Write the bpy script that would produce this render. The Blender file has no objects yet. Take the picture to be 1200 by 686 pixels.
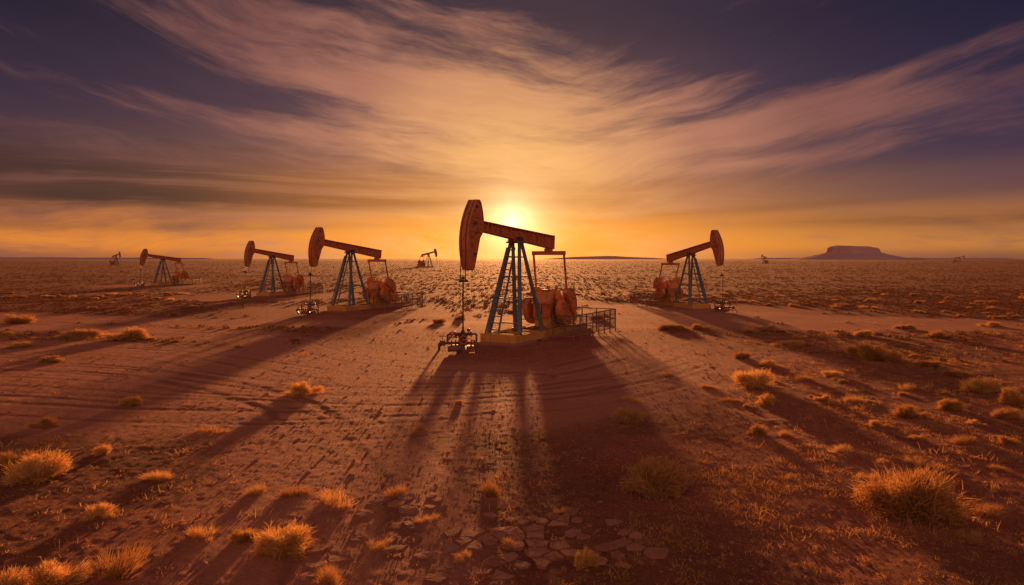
import bpy, bmesh, math, random
import numpy as np
from mathutils import Vector, Matrix
random.seed(7); rng=np.random.default_rng(11)
scene=bpy.context.scene
COL=scene.collection
scene.view_settings.view_transform='Standard'
scene.view_settings.look='None'
scene.view_settings.exposure=0
SUN_EL=math.radians(3.0)
CAMH=5.2

# ------------------------------------------------------------ node helper
class G:
    def __init__(s,nt): s.nt=nt
    def put(s,sock,v):
        if v is None: return
        if isinstance(v,bpy.types.NodeSocket): s.nt.links.new(v,sock)
        else:
            if isinstance(v,(tuple,list)):
                n=len(sock.default_value); v=tuple(v)+(1.0,)*(n-len(v)); v=v[:n]
            sock.default_value=v
    def m(s,op,a,b=None,c=None,clamp=False):
        n=s.nt.nodes.new('ShaderNodeMath'); n.operation=op; n.use_clamp=clamp
        s.put(n.inputs[0],a); s.put(n.inputs[1],b); s.put(n.inputs[2],c)
        return n.outputs[0]
    def add(s,a,b): return s.m('ADD',a,b)
    def sub(s,a,b): return s.m('SUBTRACT',a,b)
    def mul(s,a,b): return s.m('MULTIPLY',a,b)
    def exp(s,a): return s.m('EXPONENT',a)
    def sq(s,a): return s.m('MULTIPLY',a,a)
    def ss(s,a,lo,hi,t0=0.0,t1=1.0):
        n=s.nt.nodes.new('ShaderNodeMapRange'); n.interpolation_type='SMOOTHSTEP'
        s.put(n.inputs['Value'],a); n.inputs['From Min'].default_value=lo; n.inputs['From Max'].default_value=hi
        n.inputs['To Min'].default_value=t0; n.inputs['To Max'].default_value=t1
        return n.outputs[0]
    def vec(s,x,y,z):
        n=s.nt.nodes.new('ShaderNodeCombineXYZ'); s.put(n.inputs[0],x); s.put(n.inputs[1],y); s.put(n.inputs[2],z); return n.outputs[0]
    def sep(s,v):
        n=s.nt.nodes.new('ShaderNodeSeparateXYZ'); s.put(n.inputs[0],v); return n.outputs
    def noise(s,v,scale=1,detail=5,rough=.5,dist=0):
        n=s.nt.nodes.new('ShaderNodeTexNoise'); s.put(n.inputs['Vector'],v)
        n.inputs['Scale'].default_value=scale; n.inputs['Detail'].default_value=detail
        n.inputs['Roughness'].default_value=rough; n.inputs['Distortion'].default_value=dist
        return n.outputs['Fac']
    def vor(s,v,scale=1,feature='F1',out='Distance',rnd=1):
        n=s.nt.nodes.new('ShaderNodeTexVoronoi'); n.feature=feature; s.put(n.inputs['Vector'],v)
        n.inputs['Scale'].default_value=scale; n.inputs['Randomness'].default_value=rnd
        return n.outputs[out]
    def mix(s,f,a,b,blend='MIX'):
        n=s.nt.nodes.new('ShaderNodeMix'); n.data_type='RGBA'; n.blend_type=blend; n.clamp_factor=True
        s.put(n.inputs[0],f); s.put(n.inputs[6],a); s.put(n.inputs[7],b); return n.outputs[2]
    def vadd(s,a,b):
        n=s.nt.nodes.new('ShaderNodeVectorMath'); n.operation='ADD'; s.put(n.inputs[0],a); s.put(n.inputs[1],b); return n.outputs[0]
    def vscale(s,a,f):
        n=s.nt.nodes.new('ShaderNodeVectorMath'); n.operation='SCALE'; s.put(n.inputs[0],a); s.put(n.inputs['Scale'],f); return n.outputs[0]
    def ramp(s,f,stops):
        n=s.nt.nodes.new('ShaderNodeValToRGB'); s.put(n.inputs[0],f); cr=n.color_ramp
        cr.interpolation='EASE'
        while len(cr.elements)<len(stops): cr.elements.new(0.5)
        for e,(p,c) in zip(cr.elements,stops): e.position=p; 
        for e,(p,c) in zip(cr.elements,stops): e.position=p; e.color=(*c,1)
        return n.outputs[0]

# ------------------------------------------------------------ world
def build_world():
    w=bpy.data.worlds.new("World"); scene.world=w; w.use_nodes=True
    nt=w.node_tree; nt.nodes.clear(); g=G(nt)
    tc=nt.nodes.new('ShaderNodeTexCoord')
    nrm=nt.nodes.new('ShaderNodeVectorMath'); nrm.operation='NORMALIZE'; nt.links.new(tc.outputs['Generated'],nrm.inputs[0])
    D=nrm.outputs[0]; dx,dy,dz=g.sep(D)[:3]
    el=g.m('ARCSINE',dz); az=g.m('ARCTAN2',dx,dy)
    def P(x,y):
        a=math.atan((x-600)/800); return a,(303-y)/800*math.cos(a)
    def gauss(x,y,sx,sy,slope=0.0):
        a,e=P(x,y); da=g.sub(az,a); de=g.sub(g.sub(el,e),g.mul(da,slope))
        q=g.add(g.sq(g.mul(da,800/sx)),g.sq(g.mul(de,800/sy)))
        return g.exp(g.mul(q,-1))
    def seg(x0,y0,x1,y1,wd):
        mx,my=(x0+x1)/2,(y0+y1)/2; a0,e0=P(x0,y0); a1,e1=P(x1,y1)
        return gauss(mx,my,abs(x1-x0)*.6,wd,(e1-e0)/(a1-a0))
    e8=g.m('MULTIPLY',el,1/0.8,clamp=True)
    rc=g.ramp(e8,[(0,(.72,.195,.018)),(.05,(.84,.275,.030)),(.10,(.60,.22,.062)),(.17,(.28,.115,.082)),(.27,(.09,.043,.068)),(.45,(.030,.019,.042)),(.75,(.17,.105,.10)),(1,(.20,.12,.11))])
    rs=g.ramp(e8,[(0,(.30,.088,.038)),(.022,(.74,.235,.040)),(.062,(.54,.165,.042)),(.115,(.16,.058,.052)),(.19,(.040,.023,.047)),(.40,(.011,.009,.026)),(.75,(.17,.105,.10)),(1,(.20,.12,.11))])  # upper stops of both ramps: sky above the frame, lifted for ambient fill
    side=g.sub(1,g.exp(g.mul(g.sq(g.mul(g.sub(az,-.02),1/.40)),-1)))
    base=g.mix(side,rc,rs)
    base=g.mix(g.mul(g.ss(az,.08,.6),.75),base,g.mix(1,base,(.58,.74,1.22),'MULTIPLY'))
    dt=nt.nodes.new('ShaderNodeVectorMath'); dt.operation='DOT_PRODUCT'; nt.links.new(D,dt.inputs[0])
    dt.inputs[1].default_value=(0,math.cos(SUN_EL),math.sin(SUN_EL))
    ang=g.m('ARCCOSINE',g.m('MINIMUM',dt.outputs['Value'],.999999))
    warp=g.sub(g.noise(g.vec(g.mul(az,1.6),g.mul(el,3.5),4.1),1,3,.5),.5)
    warp2=g.sub(g.noise(g.vec(g.mul(az,5),g.mul(el,12),1.1),1,4,.55),.5)
    we=g.add(g.add(el,g.mul(warp,.12)),g.mul(warp2,.022))
    vL=g.add(we,g.mul(az,g.add(.10,g.mul(el,.34))))
    vR=g.sub(we,g.mul(az,g.add(.14,g.mul(el,.34))))
    def fam(v,z,u=1.3):
        a=g.noise(g.vec(g.mul(az,u),g.mul(v,10),z),1,6,.58,.2)
        b=g.noise(g.vec(g.mul(az,u*3.2),g.mul(v,32),z+3),1,9,.64,.3)
        c=g.noise(g.vec(g.mul(az,u*9),g.mul(v,60),z+6),1,8,.68,.2)
        return g.add(g.add(g.mul(a,.44),g.mul(b,.37)),g.mul(c,.19))
    nL=fam(vL,1.7); nR=fam(vR,9.2)
    n2=fam(we,3.3,1.7)
    wr=g.ss(az,.0,.22)
    nU=g.add(g.mul(nL,g.sub(1,wr)),g.mul(nR,wr))
    w_=g.ss(el,.05,.14)
    n=g.add(g.mul(nU,w_),g.mul(n2,g.sub(1,w_)))
    bias=g.mul(seg(690,175,230,25,64),.09)
    bias=g.add(bias,g.mul(seg(690,192,1190,95,17),.15))
    bias=g.add(bias,g.mul(seg(820,165,1200,40,10),.10))
    bias=g.add(bias,g.mul(seg(740,205,1000,180,8),.10))
    bias=g.add(bias,g.mul(gauss(560,150,200,60,-.1),.05))
    bias=g.add(bias,g.mul(gauss(840,50,200,46,-.15),-.18))
    bias=g.add(bias,g.mul(gauss(1080,215,200,36,.1),-.15))
    bias=g.add(bias,g.mul(gauss(1130,10,160,34,.1),-.14))
    bias=g.add(bias,g.mul(gauss(20,20,190,28,-.25),-.14))
    bias=g.add(bias,g.mul(seg(0,62,380,132,14),-.12))
    bias=g.add(bias,g.mul(seg(0,120,300,170,9),-.09))
    bias=g.add(bias,g.mul(g.ss(el,.24,.42),-.07))
    dens=g.ss(g.add(n,bias),.43,.65)
    cc=g.ramp(g.m('MULTIPLY',ang,1/1.0,clamp=True),[(0,(.92,.48,.14)),(.11,(.88,.44,.15)),(.19,(.74,.335,.15)),(.30,(.46,.185,.12)),(.45,(.27,.10,.080)),(.70,(.145,.060,.065)),(1,(.08,.05,.06))])
    sky=g.mix(g.mul(dens,.85),base,cc)
    fib=g.ss(g.noise(g.vec(g.mul(az,9),g.mul(g.add(g.mul(vL,g.sub(1,wr)),g.mul(vR,wr)),75),5.5),1,7,.65,.2),.40,.62)
    sky=g.mix(g.mul(g.mul(g.sub(1,fib),w_),.20),sky,g.mix(1,sky,(.62,.56,.62),'MULTIPLY'))
    n4=g.noise(g.vec(g.mul(az,2.2),g.mul(g.add(el,g.mul(warp,.04)),46),7.7),1,7,.6,.2)
    bank=g.add(gauss(0,200,540,32,-.02),g.mul(seg(100,234,560,240,7),.6))
    bank=g.add(bank,g.mul(gauss(1130,256,240,7),.45))
    bank=g.add(bank,g.mul(gauss(250,266,330,4,.02),.4))
    bank=g.add(bank,g.mul(gauss(880,246,160,5,.05),.35))
    bank=g.m('MINIMUM',bank,1)
    bd=g.mul(g.add(.36,g.mul(g.ss(g.add(g.mul(n2,.4),g.mul(n4,.6)),.38,.53),.64)),bank)
    sky=g.mix(g.mul(bd,.94),sky,g.mix(g.ss(ang,.15,.5),(.30,.09,.032),(.046,.018,.019)))
    edge=g.mul(g.mul(g.ss(n4,.55,.68),bank),.32)
    sky=g.mix(edge,sky,g.mix(g.ss(ang,.15,.6),(.75,.32,.09),(.32,.115,.055)))
    def glow(s,k,col,p=1):
        t=g.mul(ang,1/s); t=g.sq(t) if p==2 else t
        return g.vscale(col,g.mul(g.exp(g.mul(t,-1)),k))
    sky=g.vadd(sky,glow(.024,1.8,(1,.78,.45)))
    sky=g.vadd(sky,glow(.050,.40,(1,.62,.20)))
    ho=g.mul(g.exp(g.mul(g.sq(g.mul(az,1/.36)),-1)),g.exp(g.mul(g.m('ABSOLUTE',el),-1/.055)))
    sky=g.vadd(sky,g.vscale((1,.42,.04),g.mul(ho,.34)))
    sky=g.vadd(sky,glow(.22,.09,(1,.45,.13)))
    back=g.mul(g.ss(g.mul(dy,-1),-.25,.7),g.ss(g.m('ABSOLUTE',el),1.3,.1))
    sky=g.mix(back,sky,(.92,.50,.37))  # unseen sky behind the camera, brightened as fill for camera-facing surfaces
    nish=nt.nodes.new('ShaderNodeTexSky'); nish.sky_type='NISHITA'; nish.sun_disc=False
    nish.sun_elevation=SUN_EL; nish.sun_rotation=0
    sky=g.vadd(sky,g.vscale(nish.outputs[0],.003))
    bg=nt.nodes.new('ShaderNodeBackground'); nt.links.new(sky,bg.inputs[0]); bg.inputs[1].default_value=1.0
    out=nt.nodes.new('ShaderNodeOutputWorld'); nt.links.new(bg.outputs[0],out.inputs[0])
build_world()

sun=bpy.data.lights.new("sun","SUN"); sun.energy=12; sun.angle=math.radians(1.6); sun.color=(1,.39,.125)
so=bpy.data.objects.new("sun",sun); COL.objects.link(so)
sd=Vector((0,-math.cos(SUN_EL),-math.sin(SUN_EL)))
so.rotation_euler=sd.to_track_quat('-Z','Y').to_euler()

cam=bpy.data.cameras.new("camera"); cam.lens=24; cam.sensor_width=36; cam.shift_y=-40/1200
cam.clip_start=.1; cam.clip_end=30000
co=bpy.data.objects.new("camera",cam); COL.objects.link(co); co.location=(0,0,CAMH); co.rotation_euler=(math.radians(90),0,0)
scene.camera=co

# ------------------------------------------------------------ numpy noise / terrain
def _h(ix,iy,seed):
    h=(ix.astype(np.int64)*374761393+iy.astype(np.int64)*668265263+seed*1442695041)&0xffffffff
    h=((h^(h>>13))*1274126177)&0xffffffff
    h=h^(h>>16)
    return (h&0xffffff)/float(0xffffff)*2-1
def vn(x,y,seed=0):
    ix=np.floor(x); iy=np.floor(y); fx=x-ix; fy=y-iy
    fx=fx*fx*(3-2*fx); fy=fy*fy*(3-2*fy)
    a=_h(ix,iy,seed); b=_h(ix+1,iy,seed); c=_h(ix,iy+1,seed); d=_h(ix+1,iy+1,seed)
    return (a*(1-fx)+b*fx)*(1-fy)+(c*(1-fx)+d*fx)*fy
def fbm(x,y,o=4,seed=0):
    s=0;a=.55
    for i in range(o):
        s=s+a*vn(x,y,seed+i*17); x,y=x*1.93*.8-y*1.93*.6+3.1,x*1.93*.6+y*1.93*.8+7.7; a*=.5
    return s
def sstep(a,lo,hi):
    t=np.clip((a-lo)/(hi-lo),0,1); return t*t*(3-2*t)

PUMPS=[ # x,y,heading,scale,mirror
 (.25,43.0,(-.5,-.866),1.0,1),
 (-16.1,68.0,(-.46,-.888),.93,1),
 (-33.0,94.0,(-.36,-.933),.86,1),
 (-67.0,131.0,(-.40,-.917),.80,1),
 (18.6,71.0,(.32,-.947),.89,-1),
 (-48.0,392.0,(.75,-.66),1.2,-1),
 (-290.0,500.0,(.8,-.6),1.15,-1),
 (255.0,690.0,(-.7,-.7),1.0,1),
 (590.0,900.0,(.7,-.7),1.0,-1),
]
def polyd(x,y,pts):
    d=np.full(x.shape,1e9)
    for (x0,y0),(x1,y1) in zip(pts[:-1],pts[1:]):
        vx,vy=x1-x0,y1-y0; t=np.clip(((x-x0)*vx+(y-y0)*vy)/(vx*vx+vy*vy),0,1)
        d=np.minimum(d,np.hypot(x-x0-t*vx,y-y0-t*vy))
    return d
def smooth(pts,k=3):
    for _ in range(k):
        q=[pts[0]]
        for a,b in zip(pts[:-1],pts[1:]):
            q.append((a[0]*.75+b[0]*.25,a[1]*.75+b[1]*.25)); q.append((a[0]*.25+b[0]*.75,a[1]*.25+b[1]*.75))
        q.append(pts[-1]); pts=q
    return pts
T=[[(-75,36),(-35,31),(-18,29),(-8,26),(-1,26),(5,29),(9,34)],
   [(-70,48),(-32,41),(-17,37),(-10,31.5),(-3,28.5),(4,30.5),(8,36)],
   [(-60,62),(-28,50),(-15,44),(-11,37),(-6,31.5),(1,30)],
   [(-80,42),(-40,35),(-20,33),(-10,27),(-5,20),(-3,13),(-2,4)],
   [(-70,38),(-32,27),(-16,23),(-6,22),(1,23.5),(6,28)],
   [(-120,80),(-60,64),(-30,58),(-14,54),(0,57),(14,60),(30,60)],
   [(8,80),(20,64),(38,54),(75,46)],[(10,72),(24,60),(42,50),(80,41)],[(0,60),(20,58),(45,56),(90,54)],[(4,55),(20,53),(45,50),(90,46)]]
TR=[smooth(t,3) for t in T]
TR2=[]
for t in TR[:5]:
    for k in range(3):
        ox,oy=random.uniform(-3,3),random.uniform(-3,3)
        TR2.append([(a+ox,b+oy) for a,b in t])
def masks(x,y,ruts=True):
    near=(np.abs(x)<130)&(y>-20)&(y<150)
    dmin=np.full(x.shape,99.); rut=np.zeros(x.shape)
    xs,ys=x[near],y[near]; dm=np.full(xs.shape,99.); r=np.zeros(xs.shape)
    wx=.25*fbm(xs/2.5,ys/2.5,2,71)
    for i,t in enumerate(TR+(TR2 if ruts else [])):
        d=polyd(xs,ys,t)
        if i<len(TR): dm=np.minimum(dm,d)
        if not ruts: continue
        dep=.011 if i<len(TR) else .0075
        dep=dep*np.clip(.50+1.1*vn(xs/6+i*3.3,ys/6-i*1.7,90+i),0,1.0)
        dd=d+wx*.25
        r-=dep*np.exp(-((dd-.85)/.19)**2)
        r+=dep*.3*np.exp(-((dd-1.16)/.12)**2)+dep*.3*np.exp(-((dd-.54)/.12)**2)
    dmin[near]=dm; rut[near]=r
    pad=np.zeros(x.shape)
    for px,py,h,s,m_ in PUMPS[:5]:
        R=13*s if py>50 else 15
        pad=np.maximum(pad,1-sstep(np.hypot((x-px)/1.15,y-py+2)+2.5*fbm(x/5,y/5,3,5),R*.65,R*1.25))
    road=1-sstep(dmin+1.0*fbm(x/3,y/3,3,9),1.8,4.4)
    return pad,road,np.maximum(rut,-.018)
def H(x,y,full=False):
    x=np.asarray(x,float); y=np.asarray(y,float)
    pad,road,rut=masks(x,y)
    bare=np.maximum(pad,road)
    dist=np.hypot(x,y)
    h=.22*fbm(x/28,y/28,3,1)*(1-.85*pad)*sstep(dist,10,60)+.6*fbm(x/160,y/160,3,2)*sstep(dist,150,400)
    h=h+.050*fbm(x/3.2,y/3.2,3,3)*(1-.70*bare)
    fade=1-sstep(dist,60,160)
    h=h+fade*(.021*fbm(x/.75,y/.75,3,4)*(1-.65*bare))
    h=h+(1-sstep(dist,25,60))*.015*fbm(x/.15,y/.15,3,6)*(1-.15*bare)
    h=h+rut
    if full: return h,pad,road,rut
    return h
def hz(x,y): return float(H(np.array([x]),np.array([y]))[0])

def mesh_arrays(name,verts,loops,totals,mat,smooth_=True):
    me=bpy.data.meshes.new(name); nv=len(verts); me.vertices.add(nv); me.vertices.foreach_set('co',np.asarray(verts,np.float32).ravel())
    loops=np.asarray(loops,np.int32); totals=np.asarray(totals,np.int32)
    me.loops.add(len(loops)); me.loops.foreach_set('vertex_index',loops)
    me.polygons.add(len(totals)); st=np.concatenate([[0],np.cumsum(totals)[:-1]]).astype(np.int32)
    me.polygons.foreach_set('loop_start',st); me.polygons.foreach_set('loop_total',totals)
    me.polygons.foreach_set('use_smooth',np.full(len(totals),smooth_))
    me.update(calc_edges=True); me.validate()
    if mat: me.materials.append(mat)
    return me

# ------------------------------------------------------------ materials
def newmat(name):
    m=bpy.data.materials.new(name); m.use_nodes=True; nt=m.node_tree
    b=nt.nodes['Principled BSDF']; return m,nt,b,G(nt)
def bump(nt,h,strength,dist,b,prev=None):
    n=nt.nodes.new('ShaderNodeBump'); n.inputs['Strength'].default_value=strength; n.inputs['Distance'].default_value=dist
    nt.links.new(h,n.inputs['Height'])
    if prev: nt.links.new(prev,n.inputs['Normal'])
    nt.links.new(n.outputs[0],b.inputs['Normal']); return n.outputs[0]

def ground_mat():
    m,nt,b,g=newmat("desert_soil")
    geo=nt.nodes.new('ShaderNodeNewGeometry'); P=geo.outputs['Position']
    at=nt.nodes.new('ShaderNodeAttribute'); at.attribute_name='cover'
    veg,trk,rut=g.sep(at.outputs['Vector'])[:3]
    n1=g.noise(P,.22,5,.6); n2=g.noise(P,1.7,6,.65); n3=g.noise(P,11,5,.7)
    c=g.mix(g.ss(n1,.35,.65),(.235,.060,.032),(.32,.090,.048))
    c=g.mix(g.mul(g.ss(n2,.40,.66),.6),c,(.145,.037,.025))
    c=g.mix(g.mul(g.ss(n3,.42,.72),.65),c,(.47,.168,.088))
    c=g.mix(g.mul(trk,.60),c,g.mix(n3,(.34,.112,.068),(.54,.225,.125)))
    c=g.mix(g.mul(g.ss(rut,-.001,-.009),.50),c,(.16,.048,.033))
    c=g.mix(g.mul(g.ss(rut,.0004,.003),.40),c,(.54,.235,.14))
    vn1=g.noise(P,.55,7,.7); vn2=g.noise(P,2.6,7,.75)
    c=g.mix(g.mul(veg,.45),c,(.15,.047,.027))
    c=g.mix(g.mul(veg,g.mul(g.ss(vn1,.42,.60),.55)),c,(.11,.037,.021))
    vm=g.mul(veg,g.ss(vn2,.46,.64))
    c=g.mix(g.mul(vm,.65),c,g.mix(n3,(.15,.057,.022),(.36,.15,.048)))
    vd=g.vor(P,9); vc=g.vor(P,9,out='Color'); pr=g.sep(vc)[0]
    peb=g.mul(g.ss(vd,.28,.12),g.ss(pr,.62,.70))
    vd2=g.vor(P,22); pr2=g.sep(g.vor(P,22,out='Color'))[0]
    peb2=g.mul(g.ss(vd2,.34,.14),g.ss(pr2,.45,.55))
    c=g.mix(g.mul(peb,.65),c,g.mix(pr,(.15,.053,.038),(.54,.25,.15)))
    c=g.mix(g.mul(peb2,.50),c,g.mix(pr2,(.11,.038,.028),(.56,.24,.14)))
    nt.links.new(c,b.inputs['Base Color'])
    b.inputs['Roughness'].default_value=.95; b.inputs['Specular IOR Level'].default_value=.05
    h=g.add(g.mul(n3,.7),g.mul(g.noise(P,38,4,.75),.6)); h=g.add(h,g.mul(peb,.65)); h=g.add(h,g.mul(peb2,.3)); h=g.add(h,g.mul(n2,.5))
    h=g.add(h,g.mul(vm,.5))
    bump(nt,h,.88,.072,b)
    return m
def paint(name,c1,c2,rust=.35,rough=.7,bs=.35):
    m,nt,b,g=newmat(name)
    tc=nt.nodes.new('ShaderNodeTexCoord'); P=tc.outputs['Object']
    n=g.noise(P,1.3,6,.65); n2=g.noise(P,7,6,.7); n4=g.noise(P,2.6,7,.75); x,y,z=g.sep(P)[:3]
    streak=g.noise(g.vec(g.mul(x,9),g.mul(y,9),g.mul(z,.8)),1,4,.6)
    c=g.mix(n,c1,c2)
    c=g.mix(g.mul(g.ss(n4,.50,.62),rust*1.3),c,(.16,.052,.02))
    c=g.mix(g.mul(g.ss(g.add(g.mul(n2,.6),g.mul(streak,.4)),.54,.66),rust*1.4),c,(.09,.035,.02))
    c=g.mix(g.mul(g.ss(streak,.54,.74),.4),c,(.05,.025,.018))
    c=g.mix(g.mul(g.ss(z,1.4,0),.35),c,(.32,.13,.08))
    nt.links.new(c,b.inputs['Base Color']); b.inputs['Roughness'].default_value=rough
    b.inputs['Specular IOR Level'].default_value=.2
    bump(nt,g.add(g.mul(n2,.6),n4),bs,.025,b)
    return m
M_G=ground_mat()
M_RED=paint("faded_red_orange_paint",(.54,.16,.055),(.37,.095,.036),.48)
M_CW=paint("orange_weight_paint",(.60,.20,.065),(.40,.115,.04),.50,.6,.22)
M_BLUE=paint("weathered_blue_paint",(.12,.145,.16),(.08,.092,.10),.45)
M_YEL=paint("dusty_yellow_paint",(.58,.28,.035),(.46,.20,.03),.3,.9)
M_DRK=paint("dark_oily_steel",(.05,.03,.025),(.09,.045,.035),.4,.5)
M_GRY=paint("dusty_grey_steel",(.10,.055,.042),(.16,.08,.06),.4,.55)
M_CON=paint("dusty_concrete",(.26,.12,.08),(.2,.085,.055),.15,1.0)

def grassmat(name,ca,cb,tr):
    m=bpy.data.materials.new(name); m.use_nodes=True; nt=m.node_tree; nt.nodes.clear(); g=G(nt)
    oi=nt.nodes.new('ShaderNodeObjectInfo'); geo=nt.nodes.new('ShaderNodeNewGeometry')
    n=g.noise(geo.outputs['Position'],3.5,4,.7); nf=g.noise(geo.outputs['Position'],26,3,.6)
    c=g.mix(g.ss(g.add(g.mul(n,.6),g.mul(oi.outputs['Random'],.4)),.3,.7),ca,cb)
    c=g.mix(g.mul(g.ss(nf,.45,.62),.40),c,(.19,.09,.035))
    d=nt.nodes.new('ShaderNodeBsdfDiffuse'); nt.links.new(c,d.inputs[0])
    t=nt.nodes.new('ShaderNodeBsdfTranslucent'); nt.links.new(c,t.inputs[0])
    mx=nt.nodes.new('ShaderNodeMixShader'); mx.inputs[0].default_value=tr
    nt.links.new(d.outputs[0],mx.inputs[1]); nt.links.new(t.outputs[0],mx.inputs[2])
    o=nt.nodes.new('ShaderNodeOutputMaterial'); nt.links.new(mx.outputs[0],o.inputs[0]); return m
M_GOLD=grassmat("dry_golden_stems",(.44,.215,.07),(.74,.41,.125),.40)
M_SAGE=grassmat("sage_stems",(.44,.215,.075),(.58,.30,.10),.32)
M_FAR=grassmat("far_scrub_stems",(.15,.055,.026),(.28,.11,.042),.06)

# ------------------------------------------------------------ ground
def build_ground():
    fr=np.radians(np.arange(-52,52.001,.15)); rest=np.radians(np.arange(55,306,3.0))
    ang=np.concatenate([fr,rest]); na=len(ang)
    r=[1.5,4.0,6.0]; rr=7.5
    while rr<9000: r.append(rr); rr*=1.0055 if rr<80 else (1.009 if rr<300 else 1.03)
    r.append(9500); r=np.array(r); nr=len(r)
    A,R=np.meshgrid(ang,r); x=(R*np.sin(A)).ravel(); y=(R*np.cos(A)).ravel()
    x=np.append(x,0.); y=np.append(y,0.)
    h,pad,road,rut=H(x,y,True)
    v=np.stack([x,y,h],1)
    i=np.arange(nr-1)[:,None]; j=np.arange(na)[None,:]; jn=(j+1)%na
    q=np.stack([i*na+j,(i+1)*na+j+0*i,(i+1)*na+jn,i*na+jn],-1)[...,::-1].reshape(-1,4)
    tri=np.stack([np.full(na,len(x)-1),np.arange(na),(np.arange(na)+1)%na],1)[:,::-1]
    loops=np.concatenate([q.ravel(),tri.ravel()]); tot=np.concatenate([np.full(len(q),4),np.full(len(tri),3)])
    me=mesh_arrays("ground",v,loops,tot,M_G)
    bare=np.maximum(pad,road)
    veg=np.clip((1-bare)*np.maximum(sstep(fbm(x/6,y/6,4,21),-.45,.25),sstep(np.hypot(x,y),45,150)),0,1)
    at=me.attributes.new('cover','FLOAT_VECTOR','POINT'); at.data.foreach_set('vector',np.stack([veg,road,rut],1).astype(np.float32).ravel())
    o=bpy.data.objects.new("ground",me); COL.objects.link(o); o["kind"]="structure"
    if me.polygons[len(me.polygons)//2].normal.z<0: me.flip_normals()
build_ground()

# ------------------------------------------------------------ mesas
def mesa(name,cx,cy,hx,hy,ht,seed,steps,label,cols=((.34,.17,.16),(.48,.25,.22))):  # cols: rock colour lightened so distance haze is painted in
    m_,nt,b,g=newmat(name+"_hazed_rock"); geo=nt.nodes.new('ShaderNodeNewGeometry')
    x,y,z=g.sep(geo.outputs['Position'])[:3]
    n=g.noise(g.vec(g.mul(x,.004),g.mul(y,.004),g.mul(z,.12)),1,5,.6)
    nt.links.new(g.mix(n,*cols),b.inputs['Base Color']); b.inputs['Roughness'].default_value=.95
    na,prof=160,steps; V=[];F=[]
    for k,(rr,zz) in enumerate(prof):
        for i in range(na):
            a=2*math.pi*i/na; ux,uy=math.cos(a),math.sin(a)
            nn=float(fbm(np.array([ux*3+seed]),np.array([uy*3]),4,seed)[0]); n2=float(fbm(np.array([ux*14+seed]),np.array([uy*14+k*.7]),3,seed+3)[0])
            r=rr*(1+.10*nn)+.02*n2
            zt=ht*zz
            if zz>.5:
                xx=ux*r
                zt*=1-.13*sstep(np.array([xx]),.10,.22)[0]+.05*vn(np.array([xx*11.]),np.array([seed*1.]),seed)[0]
            V.append((cx+hx*ux*r,cy+hy*uy*r,zt-1))
    for k in range(len(prof)-1):
        for i in range(na):
            F.append((k*na+i,k*na+(i+1)%na,(k+1)*na+(i+1)%na,(k+1)*na+i))
    F.append([ (len(prof)-1)*na+i for i in range(na)])
    me=bpy.data.meshes.new(name); me.from_pydata(V,[],F); me.materials.append(m_)
    o=bpy.data.objects.new(name,me); COL.objects.link(o); o["kind"]="structure"; o["label"]=label
mesa("butte",1505,3000,280,170,60,3,[(1.06,0),(.84,.10),(.68,.23),(.52,.38),(.43,.50),(.40,.60),(.38,.88),(.355,.97),(.27,1.0),(.1,1.02)],"flat-topped butte with talus slopes on the horizon")
mesa("low_mesa",560,4000,420,220,19,8,[(1.0,0),(.85,.2),(.65,.5),(.45,.8),(.25,.97),(.1,1.05)],"long low rise on the horizon",((.55,.22,.12),(.65,.28,.15)))  # paler colours of its own, painted-in haze makes the rise fainter
mesa("low_ridge",-2700,4200,900,300,13,12,[(1.0,0),(.95,.4),(.9,.8),(.8,1.0),(.4,1.1)],"long low ridge on the horizon")
mesa("low_ridge",2500,4600,900,300,11,15,[(1.0,0),(.95,.4),(.9,.8),(.8,1.0),(.4,1.1)],"long low ridge on the horizon")

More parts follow.
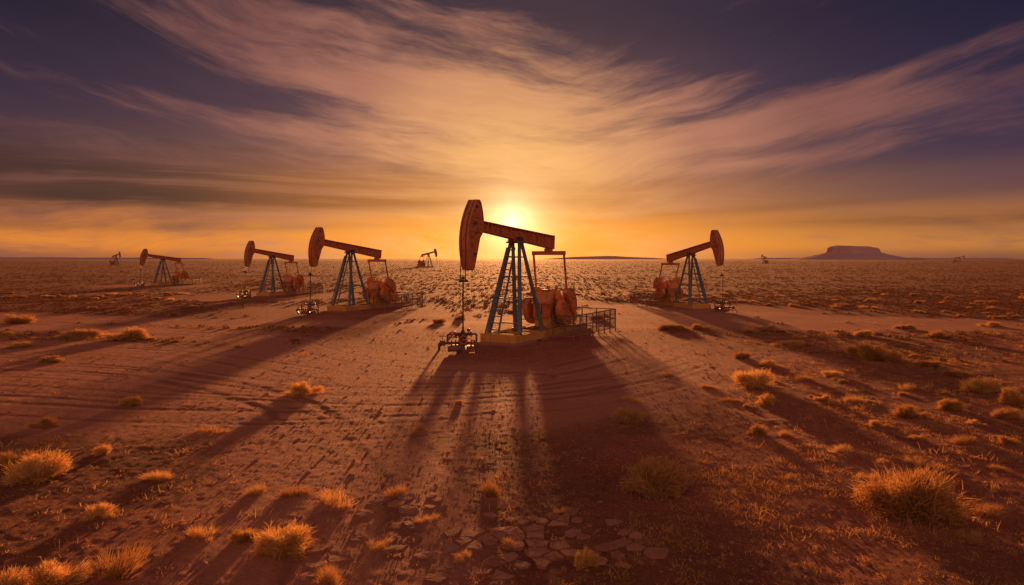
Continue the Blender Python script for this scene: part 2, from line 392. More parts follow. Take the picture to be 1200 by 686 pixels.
# ------------------------------------------------------------ mesh primitives
class B:
    def __init__(s): s.bm=bmesh.new()
    def _add(s,verts,faces):
        vs=[s.bm.verts.new(v) for v in verts]
        for f in faces:
            try: s.bm.faces.new([vs[i] for i in f])
            except ValueError: pass
    def frame(s,a,b,up=(0,0,1)):
        a=Vector(a);b=Vector(b); d=(b-a); L=d.length; d.normalize(); u=Vector(up)
        if abs(d.dot(u))>.98: u=Vector((1,0,0))
        x=d.cross(u).normalized(); y=x.cross(d).normalized(); return a,b,d,x,y,L
    def box(s,c,sz,ry=0,bev=0):
        c=Vector(c); h=Vector(sz)/2; R=Matrix.Rotation(ry,3,'Y'); V=[]
        for i in (-1,1):
            for j in (-1,1):
                for k in (-1,1): V.append(c+R@Vector((i*h.x,j*h.y,k*h.z)))
        s._add(V,[(0,1,3,2),(4,6,7,5),(0,4,5,1),(2,3,7,6),(0,2,6,4),(1,5,7,3)])
    def bar(s,a,b,w,h=None,w2=None,h2=None,up=(0,0,1)):
        h=h or w; w2=w2 or w; h2=h2 or h
        a,b,d,x,y,L=s.frame(a,b,up); V=[]
        for p,ww,hh in ((a,w,h),(b,w2,h2)):
            for i,j in ((-1,-1),(1,-1),(1,1),(-1,1)): V.append(p+x*i*ww/2+y*j*hh/2)
        s._add(V,[(3,2,1,0),(4,5,6,7),(0,1,5,4),(1,2,6,5),(2,3,7,6),(3,0,4,7)])
    def ibeam(s,a,b,w,h,t=.04,h2=None):
        a,b,d,x,y,L=s.frame(a,b); h2=h2 or h
        for sg in (-1,1):
            s.bar(a+y*sg*(h-t)/2,b+y*sg*(h2-t)/2,w,t)
        s.bar(a,b,t*.8,h-2*t-.004,t*.8,h2-2*t-.004)
        n=max(2,int(L/1.1))
        for i in range(n+1):
            f=min(.995,max(.005,i/n)); p=a+(b-a)*f; hh=h+(h2-h)*f
            s.bar(p-d*.012,p+d*.012,w*.86,hh-2*t-.006)
    def cyl(s,a,b,r,r2=None,n=14):
        r2=r if r2 is None else r2; a,b,d,x,y,L=s.frame(a,b); V=[]
        for p,rr in ((a,r),(b,r2)):
            for i in range(n):
                t=2*math.pi*i/n; V.append(p+x*math.cos(t)*rr+y*math.sin(t)*rr)
        F=[(i,(i+1)%n,n+(i+1)%n,n+i) for i in range(n)]+[tuple(range(n-1,-1,-1)),tuple(range(n,2*n))]
        s._add(V,F)
    def poly(s,pts,y0,y1):
        n=len(pts); V=[(x,y0,z) for x,z in pts]+[(x,y1,z) for x,z in pts]
        s._add(V,[tuple(range(n)),tuple(range(2*n-1,n-1,-1))]+[(i,n+i,n+(i+1)%n,(i+1)%n) for i in range(n)])
    def torus(s,c,axis,R,r,n=20,k=6):
        c=Vector(c);_,_,d,x,y,_=s.frame(c,c+Vector(axis)); V=[]
        for i in range(n):
            t=2*math.pi*i/n; rad=x*math.cos(t)+y*math.sin(t)
            for j in range(k):
                u=2*math.pi*j/k; V.append(c+rad*(R+r*math.cos(u))+d*r*math.sin(u))
        s._add(V,[(i*k+j,((i+1)%n)*k+j,((i+1)%n)*k+(j+1)%k,i*k+(j+1)%k) for i in range(n) for j in range(k)])
    def wheel(s,c,axis,R,r=.018):
        s.torus(c,axis,R,r); c=Vector(c);_,_,d,x,y,_=s.frame(c,c+Vector(axis))
        for t in (0,2.09,4.19):
            s.cyl(c,c+(x*math.cos(t)+y*math.sin(t))*R,r*.8,n=6)
        s.cyl(c-d*.04,c+d*.04,.04,n=8)
    def obj(s,name,mat,parent=None,bev=.012,label=None):
        bmesh.ops.recalc_face_normals(s.bm,faces=s.bm.faces)
        me=bpy.data.meshes.new(name); s.bm.to_mesh(me); s.bm.free(); me.materials.append(mat)
        o=bpy.data.objects.new(name,me); COL.objects.link(o)
        if parent: o.parent=parent
        if bev:
            md=o.modifiers.new("bevel",'BEVEL'); md.width=bev; md.segments=2; md.limit_method='ANGLE'; md.angle_limit=.9
        if label: o["label"]=label
        return o
def empty(name,label,cat,group=None):
    e=bpy.data.objects.new(name,None); e.empty_display_size=.5; COL.objects.link(e)
    e["label"]=label; e["category"]=cat
    if group: e["group"]=group
    return e

# ------------------------------------------------------------ pumpjack
PZ=6.75
def build_pumpjack(tilt,crank_deg=232):
    TILT=math.radians(tilt)
    def tl(x,z,y=None):
        X=x*math.cos(TILT)-z*math.sin(TILT); Z=PZ+x*math.sin(TILT)+z*math.cos(TILT)
        return (X,Z) if y is None else (X,y,Z)
    root=empty("pumpjack","x","oil pump","row of oil pumpjacks on the desert plain")
    cz,cx=2.35,-4.45; mx=-7.2
    b=B()
    for y in (-1.05,1.05): b.ibeam((2.1,y,.36),(-8.3,y,.36),.26,.42)
    for x in (2.0,.9,-.4,-1.7,-3.4,-5.4,-6.7,-8.1): b.bar((x,-.9,.36),(x,.9,.36),.22,.36)
    b.box((2.16,0,.36),(.10,2.5,.60)); b.box((cx,0,.60),(3.0,1.5,.06)); b.box((-.7,1.24,.36),(5.6,.05,.5)); b.box((-.7,-1.24,.36),(5.6,.05,.5))
    b.obj("base_skid",M_YEL,root,label="dusty yellow steel base skid")
    b=B(); b.box((1.3,0,.04),(2.6,3.0,.24)); b.box((-4.8,0,.035),(7.6,2.9,.22)); b.obj("foundation_pad",M_CON,root)
    b=B(); ap=PZ-.55
    fl=[(1.45,-1.1),(1.45,1.1)]; rl=[(-1.7,-1.0),(-1.7,1.0)]
    def leg(p,top): return Vector((p[0],p[1],.6)),Vector(top)
    Lf=[leg(p,(.14,.32*(1 if p[1]>0 else -1),ap)) for p in fl]; Lr=[leg(p,(-.16,.32*(1 if p[1]>0 else -1),ap)) for p in rl]
    for a,t in Lf+Lr: b.bar(a,t,.22,.22,.17,.17,up=(1,0,0))
    for k,f in enumerate((.12,.38,.62,.84)):
        P=[a+(t-a)*f for a,t in Lf]; Q=[a+(t-a)*f for a,t in Lr]
        b.bar(P[0],P[1],.09); b.bar(Q[0],Q[1],.08)
        if k in(1,2):
            b.bar(P[0],Q[0],.08); b.bar(P[1],Q[1],.08)
    for p in fl+rl: b.box((p[0],p[1]*.98,.63),(.46,.42,.06))
    b.box((0,0,ap+.03),(.80,1.0,.12))
    b.obj("samson_post",M_BLUE,root,label="weathered blue steel support tower")
    b=B()
    lo=Vector((1.84,-.66,.62)); hi=Vector((.46,-.10,5.9))
    for s_ in (-.46,.46): b.bar(lo+Vector((0,s_,0)),hi+Vector((0,s_*.6,0)),.08,.09)
    for i in range(13):
        f_=(i+.6)/13; p=lo+(hi-lo)*f_; w_=.45*(1-.4*f_); b.cyl(p+Vector((0,-w_,0)),p+Vector((0,w_,0)),.045,n=6)
    b.obj("ladder",M_BLUE,root,bev=0)
    b=B(); b.box((0,0,ap+.12),(.6,.55,.10)); b.cyl((0,-.42,PZ-.33),(0,.42,PZ-.33),.14)
    for y in(-.36,.36): b.box((0,y,PZ-.35),(.46,.16,.30))
    b.obj("center_bearing",M_DRK,root)
    # walking beam
    b=B(); b.ibeam(tl(4.35,.0,0),tl(-4.95,-.02,0),.46,.60,.06,.92)
    b.box(tl(-4.99,-.02,0),(.06,.5,.96),-TILT); b.box(tl(0,-.44,0),(1.2,.56,.06),-TILT)
    for x in (3.7,2.6,-1.8,-3.3):
        for y in(-.245,.245): b.box(tl(x,0,y),(.05,.03,.5+.03*(4-x)),-TILT)
    b.obj("walking_beam",M_RED,root,label="faded orange-red horizontal walking beam")
    zs=np.linspace(1.4,-2.6,15); front=[(5.80-.150*(z+.85)**2,z) for z in zs]
    back=[(5.05,-2.62),(4.82,-1.8),(4.56,-.75),(4.30,-.42),(4.24,.40),(4.38,.85),(4.60,1.32),(4.78,1.45)]
    b=B(); b.poly([tl(*p) for p in front+back],-.25,.25)
    b.obj("horse_head",M_RED,root,.02,"faded orange-red curved horse head")
    b=B()
    fr2=[(x+.035,z) for x,z in front]; strip=[tl(*p) for p in fr2]+[tl(x-.02,z) for x,z in reversed(front)]
    b.poly(strip,-.31,.31)
    for sy in (-.27,.27):
        pts=front[::2]+back
        for (p,q) in zip(pts,pts[1:]+pts[:1]):
            sh=lambda p:(p[0]+(5.0-p[0])*.06,p[1]+(-.3-p[1])*.03)
            b.bar(tl(*sh(p),sy),tl(*sh(q),sy),.04,.07)
        b.bar(tl(4.32,.40,sy),tl(5.45,.40,sy),.05,.07); b.bar(tl(4.35,-.40,sy),tl(5.6,-.40,sy),.05,.07)
        for x,z in ((4.5,.1),(4.5,-.2),(5.2,.8),(5.0,-1.3),(5.25,-.75)): b.cyl(tl(x,z,sy*.9),tl(x,z,sy*1.2),.06,n=10)
    b.obj("head_flange",M_RED,root,.008)
    for sy in (-.255,.255):
        for x,z,r in ((4.98,1.0,.11),(5.1,.05,.13),(5.0,-1.7,.11)):
            b=B(); b.cyl(tl(x,z,sy),tl(x,z,sy*1.03),r,n=16); b.obj("head_hole",M_DRK,root,0)
    rx=tl(5.84,-.85)[0]+.04
    b=B()
    for y in(-.16,.16):
        P=[tl(x+.06,z,y) for x,z in front if z>-.9]
        for p,q in zip(P,P[1:]): b.cyl(p,q,.024,n=6)
        b.cyl(P[-1],(rx,y,4.02),.028,n=6)
    b.obj("bridle_cable",M_DRK,root,0)
    b=B(); b.box((rx,0,3.97),(.2,.5,.14)); b.box((rx,0,4.12),(.14,.16,.14)); b.obj("carrier_bar",M_DRK,root)
    b=B(); b.cyl((rx,0,4.25),(rx,0,1.35),.042,n=8); b.obj("polished_rod",M_DRK,root,0)
    ex,ez=tl(-4.6,-.80)
    b=B(); b.bar((ex,-1.25,ez),(ex,1.25,ez),.26,.28); b.box((ex,0,ez+.22),(.5,.42,.2))
    b.obj("equalizer_beam",M_RED,root)
    ca=math.radians(crank_deg); L=1.25
    pin=(cx+L*math.cos(ca),cz+L*math.sin(ca))
    for y in (-1.17,1.17):
        b=B(); b.bar((ex,y,ez-.05),(pin[0],y,pin[1]+.1),.11,.14); b.cyl((pin[0],y-.12,pin[1]),(pin[0],y+.12,pin[1]),.2)
        b.obj("pitman_arm",M_RED,root)
    ux,uz=math.cos(ca),math.sin(ca); nx,nz=-uz,ux
    for sg in (-1,1):
        y0,y1=sorted((sg*.78,sg*1.0))
        P=lambda u,v:(cx+ux*u+nx*v,cz+uz*u+nz*v)
        b=B(); b.poly([P(-.45,-.3),P(-.5,0),P(-.45,.3),P(1.6,.42),P(1.75,.2),P(1.75,-.2),P(1.6,-.42)],y0,y1)
        b.cyl((cx,sg*.7,cz),(cx,sg*1.12,cz),.24)
        b.obj("crank_arm",M_CW,root)
        for k in (-1,1):
            b=B(); uv=[(-.42,.34),(-.46,.85),(-.25,1.12),(.10,1.27),(.50,1.32),(.95,1.24),(1.32,1.02),(1.58,.72),(1.64,.34)]
            pts=[P(u,k*v) for u,v in uv]
            if k<0: pts=pts[::-1]
            ya,yb=(1.06,1.38) if sg>0 else (-1.38,-1.06)
            b.poly(pts,ya,yb)
            yo=sg*1.41
            cxm=sum(p[0] for p in pts)/len(pts); czm=sum(p[1] for p in pts)/len(pts)
            q=[(cxm+(p[0]-cxm)*.92,czm+(p[1]-czm)*.92) for p in pts]
            for p0,p1 in zip(q,q[1:]+q[:1]): b.bar((p0[0],yo,p0[1]),(p1[0],yo,p1[1]),.10,.08)
            for u,v in((.0,.62),(.58,.62),(1.15,.62),(.58,1.02)):
                p=P(u,k*v); b.cyl((p[0],sg*1.36,p[1]),(p[0],sg*1.50,p[1]),.085,n=8)
            a_=P(.3,k*.42); c_=P(.3,k*1.2); b.bar((a_[0],yo,a_[1]),(c_[0],yo,c_[1]),.07,.06)
            a_=P(.88,k*.42); c_=P(.88,k*1.18); b.bar((a_[0],yo,a_[1]),(c_[0],yo,c_[1]),.07,.06)
            b.obj("counterweight",M_CW,root,.02)
    b=B(); b.poly([(cx-1.05,1.25),(cx-1.1,2.1),(cx-.75,2.85),(cx-.1,3.1),(cx+.6,2.95),(cx+1.0,2.3),(cx+1.0,1.25)],-.62,.62)
    b.box((cx,0,2.2),(2.3,1.36,.09)); b.cyl((cx,-.78,cz),(cx,.78,cz),.28); b.cyl((cx-.75,-.72,2.0),(cx-.75,.72,2.0),.2)
    for x in np.linspace(cx-1,cx+1,9):
        for y in (-.65,.65): b.cyl((x,y,2.1),(x,y,2.3),.035,n=6)
    b.cyl((cx-.1,0,3.08),(cx-.1,0,3.35),.09,n=10); b.box((cx+.2,0,3.06),(.5,.6,.06))
    for y in (-.4,-.13,.13,.4): b.bar((cx+1.02,y,1.3),(cx+1.02,y,2.25),.05,.06)
    b.cyl((cx+1.0,0,1.75),(cx+1.1,0,1.75),.16,n=14)
    b.obj("gearbox",M_CW,root,.03)
    b=B()
    for x in(cx-.75,cx+.75): b.box((x,0,.94),(.16,1.2,.62))
    b.box((cx,-.5,.94),(1.34,.12,.62)); b.box((cx,.5,.94),(1.34,.12,.62)); b.obj("gearbox_pedestal",M_YEL,root)
    b=B(); b.cyl((mx,-.55,1.12),(mx,.5,1.12),.38,n=20)
    for i in range(9): b.torus((mx,-.4+i*.1,1.12),(0,1,0),.39,.015,20,4)
    b.box((mx,0,.68),(.9,1.0,.12)); b.box((mx,-.1,1.56),(.3,.34,.16)); b.cyl((mx,-.7,1.12),(mx,-.55,1.12),.3,n=16)
    b.obj("motor",M_CW,root)
    b=B(); pts=[]
    for i in range(9): t=math.radians(90+180*i/8); pts.append((mx+.42*math.cos(t),1.12+.42*math.sin(t)))
    for i in range(9): t=math.radians(-90+180*i/8); pts.append((cx-.75+.62*math.cos(t),2.0+.62*math.sin(t)))
    b.poly(pts,.66,.75); b.obj("belt_guard",M_YEL,root)
    b=B(); b.box((-7.8,-.75,1.35),(.35,.7,1.0)); b.box((-7.8,-.75,.7),(.08,.08,.6)); b.obj("control_box",M_GRY,root)
    b=B(); b.cyl((-2.95,.2,1.3),(-3.15,.2,2.0),.05,n=8); b.bar((-3.0,.2,.6),(-2.7,.2,2.1),.06); b.cyl((-2.7,.2,2.1),(-2.6,.2,2.35),.03,n=8); b.bar((-3.0,-.3,.62),(-3.0,.5,.62),.12); b.obj("brake_lever",M_DRK,root,0)
    return root,5.88
def build_wellhead():
    root=empty("wellhead","dark steel wellhead with valves and flow pipes on bare dirt","wellhead","wellheads beside the pumpjacks")
    b=B(); b.cyl((0,0,-.1),(0,0,.20),.34,n=20); b.cyl((0,0,.2),(0,0,1.05),.13)
    for z in (.22,.42,.62,.84): b.cyl((0,0,z),(0,0,z+.07),.27,n=16)
    b.cyl((0,0,.48),(0,0,.62),.19); b.box((0,0,.76),(.34,.34,.18)); b.cyl((0,0,1.05),(0,0,1.22),.10,n=12); b.cyl((0,0,1.2),(0,0,1.42),.065,n=10)
    b.cyl((-.46,0,1.0),(.46,0,1.0),.09,n=12)
    for x in(-.46,.46): b.cyl((x-.03,0,1.0),(x+.03,0,1.0),.17,n=14)
    b.obj("valve_stack",M_DRK,root)
    b=B()
    b.cyl((-1.3,0,.52),(.75,0,.52),.085,n=10); b.cyl((-1.3,0,.56),(-1.3,0,.36),.085,n=10); b.cyl((-1.3,.04,.40),(-1.3,.9,.10),.07,n=10); b.cyl((-1.3,.86,.14),(-1.3,.86,-.15),.07,n=10); b.cyl((.75,0,.56),(.75,0,-.1),.085,n=10)
    b.cyl((.46,0,1.0),(.75,0,1.0),.055,n=8); b.cyl((.75,0,1.02),(.75,0,.52),.055,n=8)
    b.cyl((-.46,0,1.0),(-.85,0,1.0),.055,n=8); b.cyl((-.85,0,1.02),(-.85,0,.52),.055,n=8)
    b.cyl((0,0,.32),(0,-1.0,.32),.07,n=8); b.cyl((0,-1.0,.36),(0,-1.0,-.1),.07,n=8)
    for x in(-1.22,-1.02,-.62,-.4,.45,.62): b.cyl((x-.03,0,.52),(x+.03,0,.52),.17,n=12)
    b.box((-1.12,0,.52),(.16,.26,.28)); b.box((-.34,0,.24),(.66,.38,.36)); b.cyl((-.85,-.34,.24),(.1,-.34,.24),.16); b.box((.42,-.1,.2),(.42,.36,.34))
    b.obj("flow_pipe",M_DRK,root,.006)
    for c,ax,R in (((-1.12,0,.92),(0,0,1),.21),((0,-.46,.74),(0,1,0),.22),((.55,-.34,.52),(0,1,0),.17),((0,.42,.74),(0,1,0),.19),((-.62,-.3,1.0),(0,1,0),.16)):
        b=B(); b.wheel(c,ax,R,.028)
        if ax==(0,0,1): b.cyl(c,(c[0],0,.6),.025,n=6)
        else: b.cyl(c,(c[0],0,c[2]),.025,n=6)
        b.obj("valve_wheel",M_RED,root,0)
    b=B(); b.cyl((.3,-.12,1.24),(.3,-.17,1.24),.1,n=14); b.cyl((.3,-.14,1.04),(.3,-.14,1.25),.02,n=6); b.cyl((.3,0,1.04),(.3,-.15,1.06),.02,n=6)
    b.obj("pressure_gauge",M_GRY,root,0)
    return root
def build_fence():
    root=empty("guard_fence","rusty steel pipe guard fence around the crank weights","fence","guard fences beside the pumpjacks")
    x0,x1,y0,y1=-1.7,-8.8,1.75,3.2
    posts=[]; n=7
    for i in range(n+1): posts.append((x0+(x1-x0)*i/n,y1))
    posts+= [(x0,y0),(x1,y0),(x1,.6),(x1,-1.9),(-6.2,-1.9)]
    for p in sorted(set(posts)):
        b=B(); b.cyl((p[0],p[1],-.2),(p[0],p[1],1.62),.045,n=8); b.obj("fence_post",M_GRY,root,0)
    b=B()
    for z in (.3,.95,1.60):
        for (p,q) in (((x0,y1),(x1,y1)),((x0,y0),(x0,y1)),((x1,-1.9),(x1,y1)),((x1,-1.9),(-6.2,-1.9))):
            b.cyl((*p,z),(*q,z),.036,n=6)
    b.obj("fence_rail",M_GRY,root,0)
    b=B()
    for i in range(48):
        x=x0+(x1-x0)*(i+.5)/48; b.cyl((x,y1-.03,.3),(x,y1-.03,1.58),.015,n=5)
    for i in range(10): b.cyl((x0-.02,y0+(y1-y0)*(i+.5)/10,.3),(x0-.02,y0+(y1-y0)*(i+.5)/10,1.58),.015,n=5)
    for z in (.31,.62,1.25,1.57): b.cyl((x0,y1-.03,z),(x1,y1-.03,z),.012,n=5); b.cyl((x0-.02,y0,z),(x0-.02,y1,z),.012,n=5)
    b.obj("fence_mesh",M_GRY,root,0)
    return root
def clone(root,copy_):
    if not copy_: return root
    r=root.copy(); COL.objects.link(r)
    for c in root.children:
        k=c.copy(); k.parent=r; COL.objects.link(k)
    return r
pjA,_=build_pumpjack(4.6); pjB,_=build_pumpjack(7.2,215); pjC,_=build_pumpjack(10,200); wh=build_wellhead(); fe=build_fence()
labels=["large faded orange-red pumpjack with blue legs on a yellow skid","orange-red pumpjack with raised horse head on a dirt pad","smaller orange-red pumpjack beside a dirt track","small weathered pumpjack standing amid dry scrub","weathered orange pumpjack facing the others beside scrubland"]+["distant pumpjack silhouetted on the open plain"]*4
for i,(x,y,h,s,mr) in enumerate(PUMPS):
    z=hz(x,y); a=math.atan2(h[1],h[0])
    r={0:pjA,1:pjB,4:pjC}.get(i) or clone(pjB if i<4 else pjC,True)
    r.location=(x,y,z-.02); r.rotation_euler=(0,0,a); r.scale=(s,s*mr,s); r["label"]=labels[i]
    d=5.94*s; n=math.hypot(*h); wx,wy=x+d*h[0]/n,y+d*h[1]/n
    if i<5:
        w=clone(wh,i>0); w.location=(wx,wy,min(z,hz(wx,wy))); w.rotation_euler=(0,0,.12 if mr>0 else math.pi-.1); w.scale=(s,s,s)
        f=clone(fe,i>0); f.location=(x,y,z-.03); f.rotation_euler=(0,0,a); f.scale=(s,s*mr,s)

# ------------------------------------------------------------ vegetation
def blades(root,dirv,length,width,droop,rnd):
    n=len(root); d=dirv/np.linalg.norm(dirv,axis=1)[:,None]
    side=np.cross(d,rnd.normal(size=(n,3))); side/=np.linalg.norm(side,axis=1)[:,None]
    L=length[:,None]; W=width[:,None]
    mid=root+d*L*.55; tip=root+d*L; tip[:,2]-=droop*length; mid[:,2]-=droop*length*.25
    V=np.stack([root-side*W*.5,root+side*W*.5,mid-side*W*.45,mid+side*W*.45,tip],1).reshape(-1,3)
    b=np.arange(n)[:,None]*5
    F=np.concatenate([b+np.array([[0,1,3,2]]),b+np.array([[2,3,4]])],1).ravel()
    T_=np.tile([4,3],n); return V,F,T_
def shrub_mesh(name,mat,N,seed,clumps=22,bw=.011,flat=.95,spread=.24):
    r=np.random.default_rng(seed)
    th=r.uniform(0,2*np.pi,clumps); ph=np.arccos(r.uniform(.02,1,clumps)); rad=r.uniform(.40,.88,clumps)
    C=np.stack([np.sin(ph)*np.cos(th)*rad,np.sin(ph)*np.sin(th)*rad,np.cos(ph)*rad*flat],1)
    k=r.integers(0,clumps,N); root=C[k]*r.uniform(.1,1,(N,1))**.6+r.normal(size=(N,3))*.09
    root[:,2]=np.abs(root[:,2])*.92
    out=C[k]/np.linalg.norm(C[k],axis=1)[:,None]
    d=out+np.array([0,0,.22])+r.normal(size=(N,3))*.6
    ln=r.uniform(.10,spread,N)*r.uniform(.7,1.25,clumps)[k]
    V,F,T_=blades(root,d,ln,r.uniform(.6,1.3,N)*bw,.06,r)
    V[:,2]=np.maximum(V[:,2],-.03)
    return mesh_arrays(name,V,F,T_,mat,False)
def tuft_mesh(name,mat,N,seed,bw=.012,up=1.0):
    r=np.random.default_rng(seed)
    kc=8; c=r.normal(size=(kc,2))*.33; k=r.integers(0,kc,N)
    root=np.zeros((N,3)); root[:,:2]=c[k]+r.normal(size=(N,2))*.11; root[:,2]=-.02
    d=np.stack([root[:,0]*1.1+r.normal(size=N)*.45,root[:,1]*1.1+r.normal(size=N)*.45,np.full(N,up)],1)
    V,F,T_=blades(root,d,r.uniform(.25,.85,N),r.uniform(.6,1.2,N)*bw,.16,r)
    return mesh_arrays(name,V,F,T_,mat,False)
SH=[shrub_mesh("dry_shrub",M_GOLD,18000,1,40,.010),shrub_mesh("dry_shrub",M_GOLD,8500,2,20,.012,.8),shrub_mesh("dry_shrub",M_GOLD,6000,5,14,.013,.85,.30),shrub_mesh("dry_shrub",M_GOLD,5000,9,9,.013,.7,.32)]
SG=[shrub_mesh("sagebrush",M_SAGE,18000,3,40,.012,.85),shrub_mesh("sagebrush",M_SAGE,7000,4,18,.013,.75)]
TU=[tuft_mesh("grass_tuft",M_GOLD,800,6),tuft_mesh("grass_tuft",M_GOLD,1000,7,.011,.8),tuft_mesh("grass_tuft",M_GOLD,500,8,.014,1.3)]
def place(kind,px,py,wpx,hpx):
    Y=CAMH*800/(py-303); X=(px-600)/800*Y; put(kind,X,Y,wpx/800*Y/2,hpx/800*Y,wpx>85)
cnt=[0]
def put(kind,X,Y,rad,ht,big=False):
    if kind=='s': me=SH[0] if big else random.choice(SH); nm,lb,ct="dry_shrub","rounded dry golden desert shrub on bare soil","shrub"; hu=1.05
    elif kind=='g': me=SG[0] if big else random.choice(SG); nm,lb,ct="sagebrush","olive-brown sagebrush with dense twigs on dirt","shrub"; hu=1.0
    else: me=random.choice(TU); nm,lb,ct="grass_tuft","tuft of dry golden grass on bare soil","grass"; hu=.7
    o=bpy.data.objects.new(nm,me); COL.objects.link(o); o.location=(X,Y,hz(X,Y)-.02)
    o.rotation_euler=(0,0,random.uniform(0,6.28)); o.scale=(rad,rad*random.uniform(.85,1.15),ht/hu)
    o["label"]=lb; o["category"]=ct; o["group"]={"s":"dry shrubs on the plain","g":"sagebrush on the plain","t":"tufts of dry grass on the plain"}[kind]
    cnt[0]+=1
L=[('s',1068,600,146,70),('g',768,572,104,52),('g',735,492,50,20),('s',358,462,52,24),('s',45,560,90,38),('s',20,545,60,25),
('s',885,452,72,30),('s',897,474,30,20),('s',1020,420,68,28),('s',995,414,36,14),('s',1052,424,42,18),('s',1150,458,54,22),('s',1190,474,46,30),('s',1070,488,50,20),
('s',1115,480,36,16),('s',155,475,34,13),('s',50,501,40,18),('s',150,398,64,20),('g',95,395,60,14),('s',20,378,50,16),('s',685,664,36,30),('t',575,578,44,20),
('t',395,588,56,20),('t',345,580,50,14),('t',300,578,40,12),('s',885,508,34,18),('t',495,505,26,8),('s',537,474,14,9),('t',1130,520,40,14),
('s',66,684,84,38),('t',135,668,70,34),('s',330,645,90,38),('s',285,632,40,18),('s',115,606,54,22),('t',385,684,50,30),('s',10,700,60,40),('t',240,628,40,18),
('t',1135,630,36,16),('t',1170,550,30,10),('s',878,388,34,10),('g',900,388,40,14),('s',1160,382,28,9),('s',1105,396,40,12),('s',515,378,24,9),('s',820,385,30,9),('g',788,386,40,10),
('s',540,374,20,9),('s',700,374,24,8),('s',1180,490,40,16),('s',965,470,26,12),('s',977,474,18,12),('t',740,470,30,10),('t',850,470,30,6),('s',1060,385,30,8),('s',120,532,26,14),('t',185,560,40,14),
('s',60,425,40,10),('t',465,580,40,16),('s',930,404,46,10),('s',25,407,40,9),('s',345,400,16,6),('s',870,420,30,10),('s',1120,440,44,12),('t',1160,600,60,12),('t',250,505,40,8),
('s',905,430,36,12),('t',940,446,30,9),('s',975,440,34,10),('t',1000,470,30,10),('s',1030,500,34,12),('t',1060,455,30,10),('s',1090,430,34,11),('t',920,510,30,9),('t',990,530,34,10),('t',1080,545,40,12),('s',1180,520,36,14),('t',780,440,20,6),('t',830,455,24,7),('t',1015,560,30,9),('t',930,560,26,8),
('t',505,610,30,9),('t',440,640,34,12),('t',600,640,26,10),('t',545,655,30,12),('t',655,600,24,8)]
for l in L: place(*l)
def vegd(x,y):
    pad,road,_=masks(x,y,False); return (1-np.maximum(pad,road))*sstep(fbm(x/7,y/7,3,31),-.25,.35)
tries=0
while cnt[0]<297 and tries<20000:
    tries+=1
    Y=float(16+84*random.random()**.7); X=random.uniform(-.80,.80)*Y
    if float(vegd(np.array([X]),np.array([Y]))[0])<random.uniform(.15,1): continue
    if any(math.hypot(X-px,Y-py)<5 for px,py,*_ in PUMPS[:5]): continue
    r_=random.random(); rad=random.uniform(.10,.38) if Y<30 else random.uniform(.25,.8)
    put('s' if r_<.58 else ('g' if r_<.74 else 't'),X,Y,rad,rad*random.uniform(.5,.8))
def stuff_far():
    r=np.random.default_rng(77); N=74000
    u=r.random(N); Y=34*(1300/34)**(u**.86); X=r.uniform(-.85,.85,N)*Y
    pad,road,_=masks(X,Y,False); bare=np.maximum(pad,road)
    # scrub grows in long drifts across the plain
    drift=.45+.9*sstep(fbm(X/60,Y/14,3,61),-.25,.25)
    keep=(r.random(N)<(.40+.60*vegd(X,Y))*drift*sstep(Y,30,62)+.06)&(r.random(N)<(1-bare)**1.5+.015); X,Y=X[keep],Y[keep]; N=len(X); Z=H(X,Y)
    K=12; rad=np.repeat(r.uniform(.10,.40,N)*(1+Y/900),K)
    d=r.normal(size=(N*K,3)); d[:,2]=np.abs(d[:,2])*.7+.12; d/=np.linalg.norm(d,axis=1)[:,None]
    root=np.repeat(np.stack([X,Y,Z],1),K,0)+d*np.array([1,1,.4])*rad[:,None]*.35
    V,F,T_=blades(root,d,rad*.6,rad*.22,.1,r)
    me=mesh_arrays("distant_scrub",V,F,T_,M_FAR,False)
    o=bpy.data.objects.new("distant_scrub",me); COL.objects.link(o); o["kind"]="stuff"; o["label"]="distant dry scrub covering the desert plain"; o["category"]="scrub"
stuff_far()
def stuff_near():
    r=np.random.default_rng(78); N=48000
    Y=9+50*r.random(N)**1.1; X=r.uniform(-.85,.85,N)*Y
    v=vegd(X,Y)*sstep(fbm(X/1.3,Y/1.3,3,55),-.2,.3); keep=r.random(N)<.10+.85*v
    pad,road,_=masks(X,Y,False); keep&=(np.maximum(pad,road)<.75)|(r.random(N)<.10); X,Y=X[keep],Y[keep]; N=len(X); Z=H(X,Y)
    K=14; sc=np.repeat(r.uniform(.03,.10,N)*(1+1.3*(r.random(N)>.93))*(1+Y/60),K)
    root=np.repeat(np.stack([X,Y,Z-.01],1),K,0); root[:,:2]+=r.normal(size=(N*K,2))*sc[:,None]*.6
    d=r.normal(size=(N*K,3))*.8; d[:,2]=np.abs(d[:,2])+.5
    V,F,T_=blades(root,d,sc*r.uniform(.6,1.3,N*K),.006+.02*sc,.15,r)
    me=mesh_arrays("dry_grass",V,F,T_,M_GOLD,False)
    o=bpy.data.objects.new("dry_grass",me); COL.objects.link(o); o["kind"]="stuff"; o["label"]="short dry golden grass scattered over red soil"; o["category"]="grass"
stuff_near()

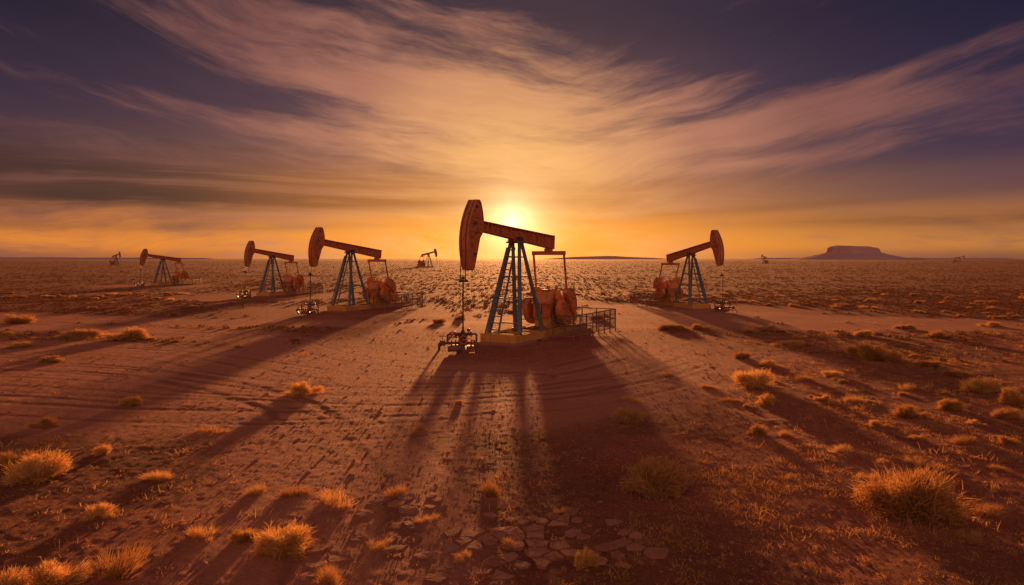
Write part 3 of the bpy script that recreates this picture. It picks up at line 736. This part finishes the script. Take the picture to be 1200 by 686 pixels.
# ------------------------------------------------------------ stones: cracked slabs packed like a broken crust
ms,nt,b_,g=newmat("sandstone"); geo=nt.nodes.new('ShaderNodeNewGeometry'); n_=g.noise(geo.outputs['Position'],6,6,.7)
n5=g.noise(geo.outputs['Position'],30,4,.7)
oi=nt.nodes.new('ShaderNodeObjectInfo')
nt.links.new(g.mix(g.add(g.mul(n_,.6),g.mul(oi.outputs['Random'],.4)),(.18,.055,.036),(.46,.19,.115)),b_.inputs['Base Color']); b_.inputs['Roughness'].default_value=.93
b_.inputs['Specular IOR Level'].default_value=.08; bump(nt,g.add(n_,g.mul(n5,.8)),.9,.05,b_)
def clip_cell(c,others,R):
    poly=[(c[0]+R*math.cos(t),c[1]+R*math.sin(t)) for t in np.linspace(0,2*math.pi,8)[:-1]]
    for o in others:
        nx,ny=o[0]-c[0],o[1]-c[1]; L2=math.hypot(nx,ny)
        if L2>2*R or L2<1e-6: continue
        nx/=L2; ny/=L2; dd=L2/2; out=[]
        for p,q in zip(poly,poly[1:]+poly[:1]):
            a=(p[0]-c[0])*nx+(p[1]-c[1])*ny-dd; b=(q[0]-c[0])*nx+(q[1]-c[1])*ny-dd
            if a<=0: out.append(p)
            if a*b<0:
                t=a/(a-b); out.append((p[0]+(q[0]-p[0])*t,p[1]+(q[1]-p[1])*t))
        poly=out
        if len(poly)<3: return None
    return poly
rs_=random.Random(3); cells=[]
yy=10.2
while yy<17.5:
    xx=-6.4
    while xx<4.0:
        cells.append((xx+rs_.uniform(-.18,.18),yy+rs_.uniform(-.18,.18))); xx+=.36
    yy+=.35
ns=0
qf=lambda c:((c[0]+1.0)/3.1)**2+((c[1]-12.7)/2.0)**2
order=sorted(cells,key=qf)
for c in order:
    q=qf(c)
    cl=float(fbm(np.array([c[0]/.9]),np.array([c[1]/.9]),3,66)[0])
    if q>1.4 or rs_.random()<.34+.50*q-.9*cl or ns>=280: continue
    poly=clip_cell(c,cells,rs_.choice((.16,.24,.5,.5)))
    if not poly: continue
    sh=rs_.uniform(.78,.95); top=rs_.uniform(.008,.028); tx,ty=rs_.uniform(-.06,.06),rs_.uniform(-.06,.06)
    pts=[]
    for p,q_ in zip(poly,poly[1:]+poly[:1]):
        pts.append((p[0]-c[0],p[1]-c[1])); pts.append(((p[0]+q_[0])/2-c[0]+rs_.uniform(-.022,.022),(p[1]+q_[1])/2-c[1]+rs_.uniform(-.022,.022)))
    bm=bmesh.new(); rings=[]
    for s,zz in ((sh*1.02,-.08),(sh,top*.55),(sh*.97,top*.92),(sh*.88,top)):
        rings.append([bm.verts.new((x*s,y*s,zz+tx*x*(zz>0)+ty*y*(zz>0)+(rs_.uniform(-.005,.005) if zz>0 else 0))) for x,y in pts])
    n=len(pts)
    for A_,B_ in zip(rings,rings[1:]):
        for i in range(n): bm.faces.new((A_[i],A_[(i+1)%n],B_[(i+1)%n],B_[i]))
    cv=bm.verts.new((0,0,top))
    for i in range(n): bm.faces.new((rings[-1][i],rings[-1][(i+1)%n],cv))
    me=bpy.data.meshes.new("flat_stone"); bm.to_mesh(me); bm.free(); me.materials.append(ms)
    o=bpy.data.objects.new("flat_stone",me); COL.objects.link(o); o.location=(c[0],c[1],hz(*c)+.006)
    o["label"]="flat cracked sandstone slab embedded in red soil"; o["category"]="stone"; o["group"]="flat stones in the dirt"; ns+=1
print("stones",ns)
def gravel():
    r=np.random.default_rng(5); N=56000; Y=9+40*r.random(N)**1.3; X=r.uniform(-.85,.85,N)*Y
    k=r.random(N)<.35+.65*sstep(fbm(X/2.5,Y/2.5,3,44),-.1,.3); X,Y=X[k],Y[k]; N=len(X); Z=H(X,Y); s=r.uniform(.006,.024,N)*(1+1.8*(r.random(N)>.95))*(1+Y/90)
    base=np.array([[1,0,0],[.3,.9,0],[-.8,.6,0],[-.8,-.5,0],[.3,-.9,0],[0,0,.7],[0,0,-.5]])
    V=(base[None]*s[:,None,None]*r.uniform(.6,1.3,(N,7,1))); a=r.uniform(0,6.28,N); c,s_=np.cos(a)[:,None],np.sin(a)[:,None]
    V=np.stack([V[...,0]*c-V[...,1]*s_,V[...,0]*s_+V[...,1]*c,V[...,2]],-1)+np.stack([X,Y,Z],1)[:,None]
    f=[]; 
    for i in range(5): f+=[i,(i+1)%5,5,(i+1)%5,i,6]
    F=(np.arange(N)[:,None]*7+np.array(f)[None]).ravel()
    me=mesh_arrays("gravel",V.reshape(-1,3),F,np.full(N*10,3),ms,False)
    o=bpy.data.objects.new("gravel",me); COL.objects.link(o); o["kind"]="stuff"; o["label"]="loose gravel scattered over the dirt"; o["category"]="gravel"
gravel()
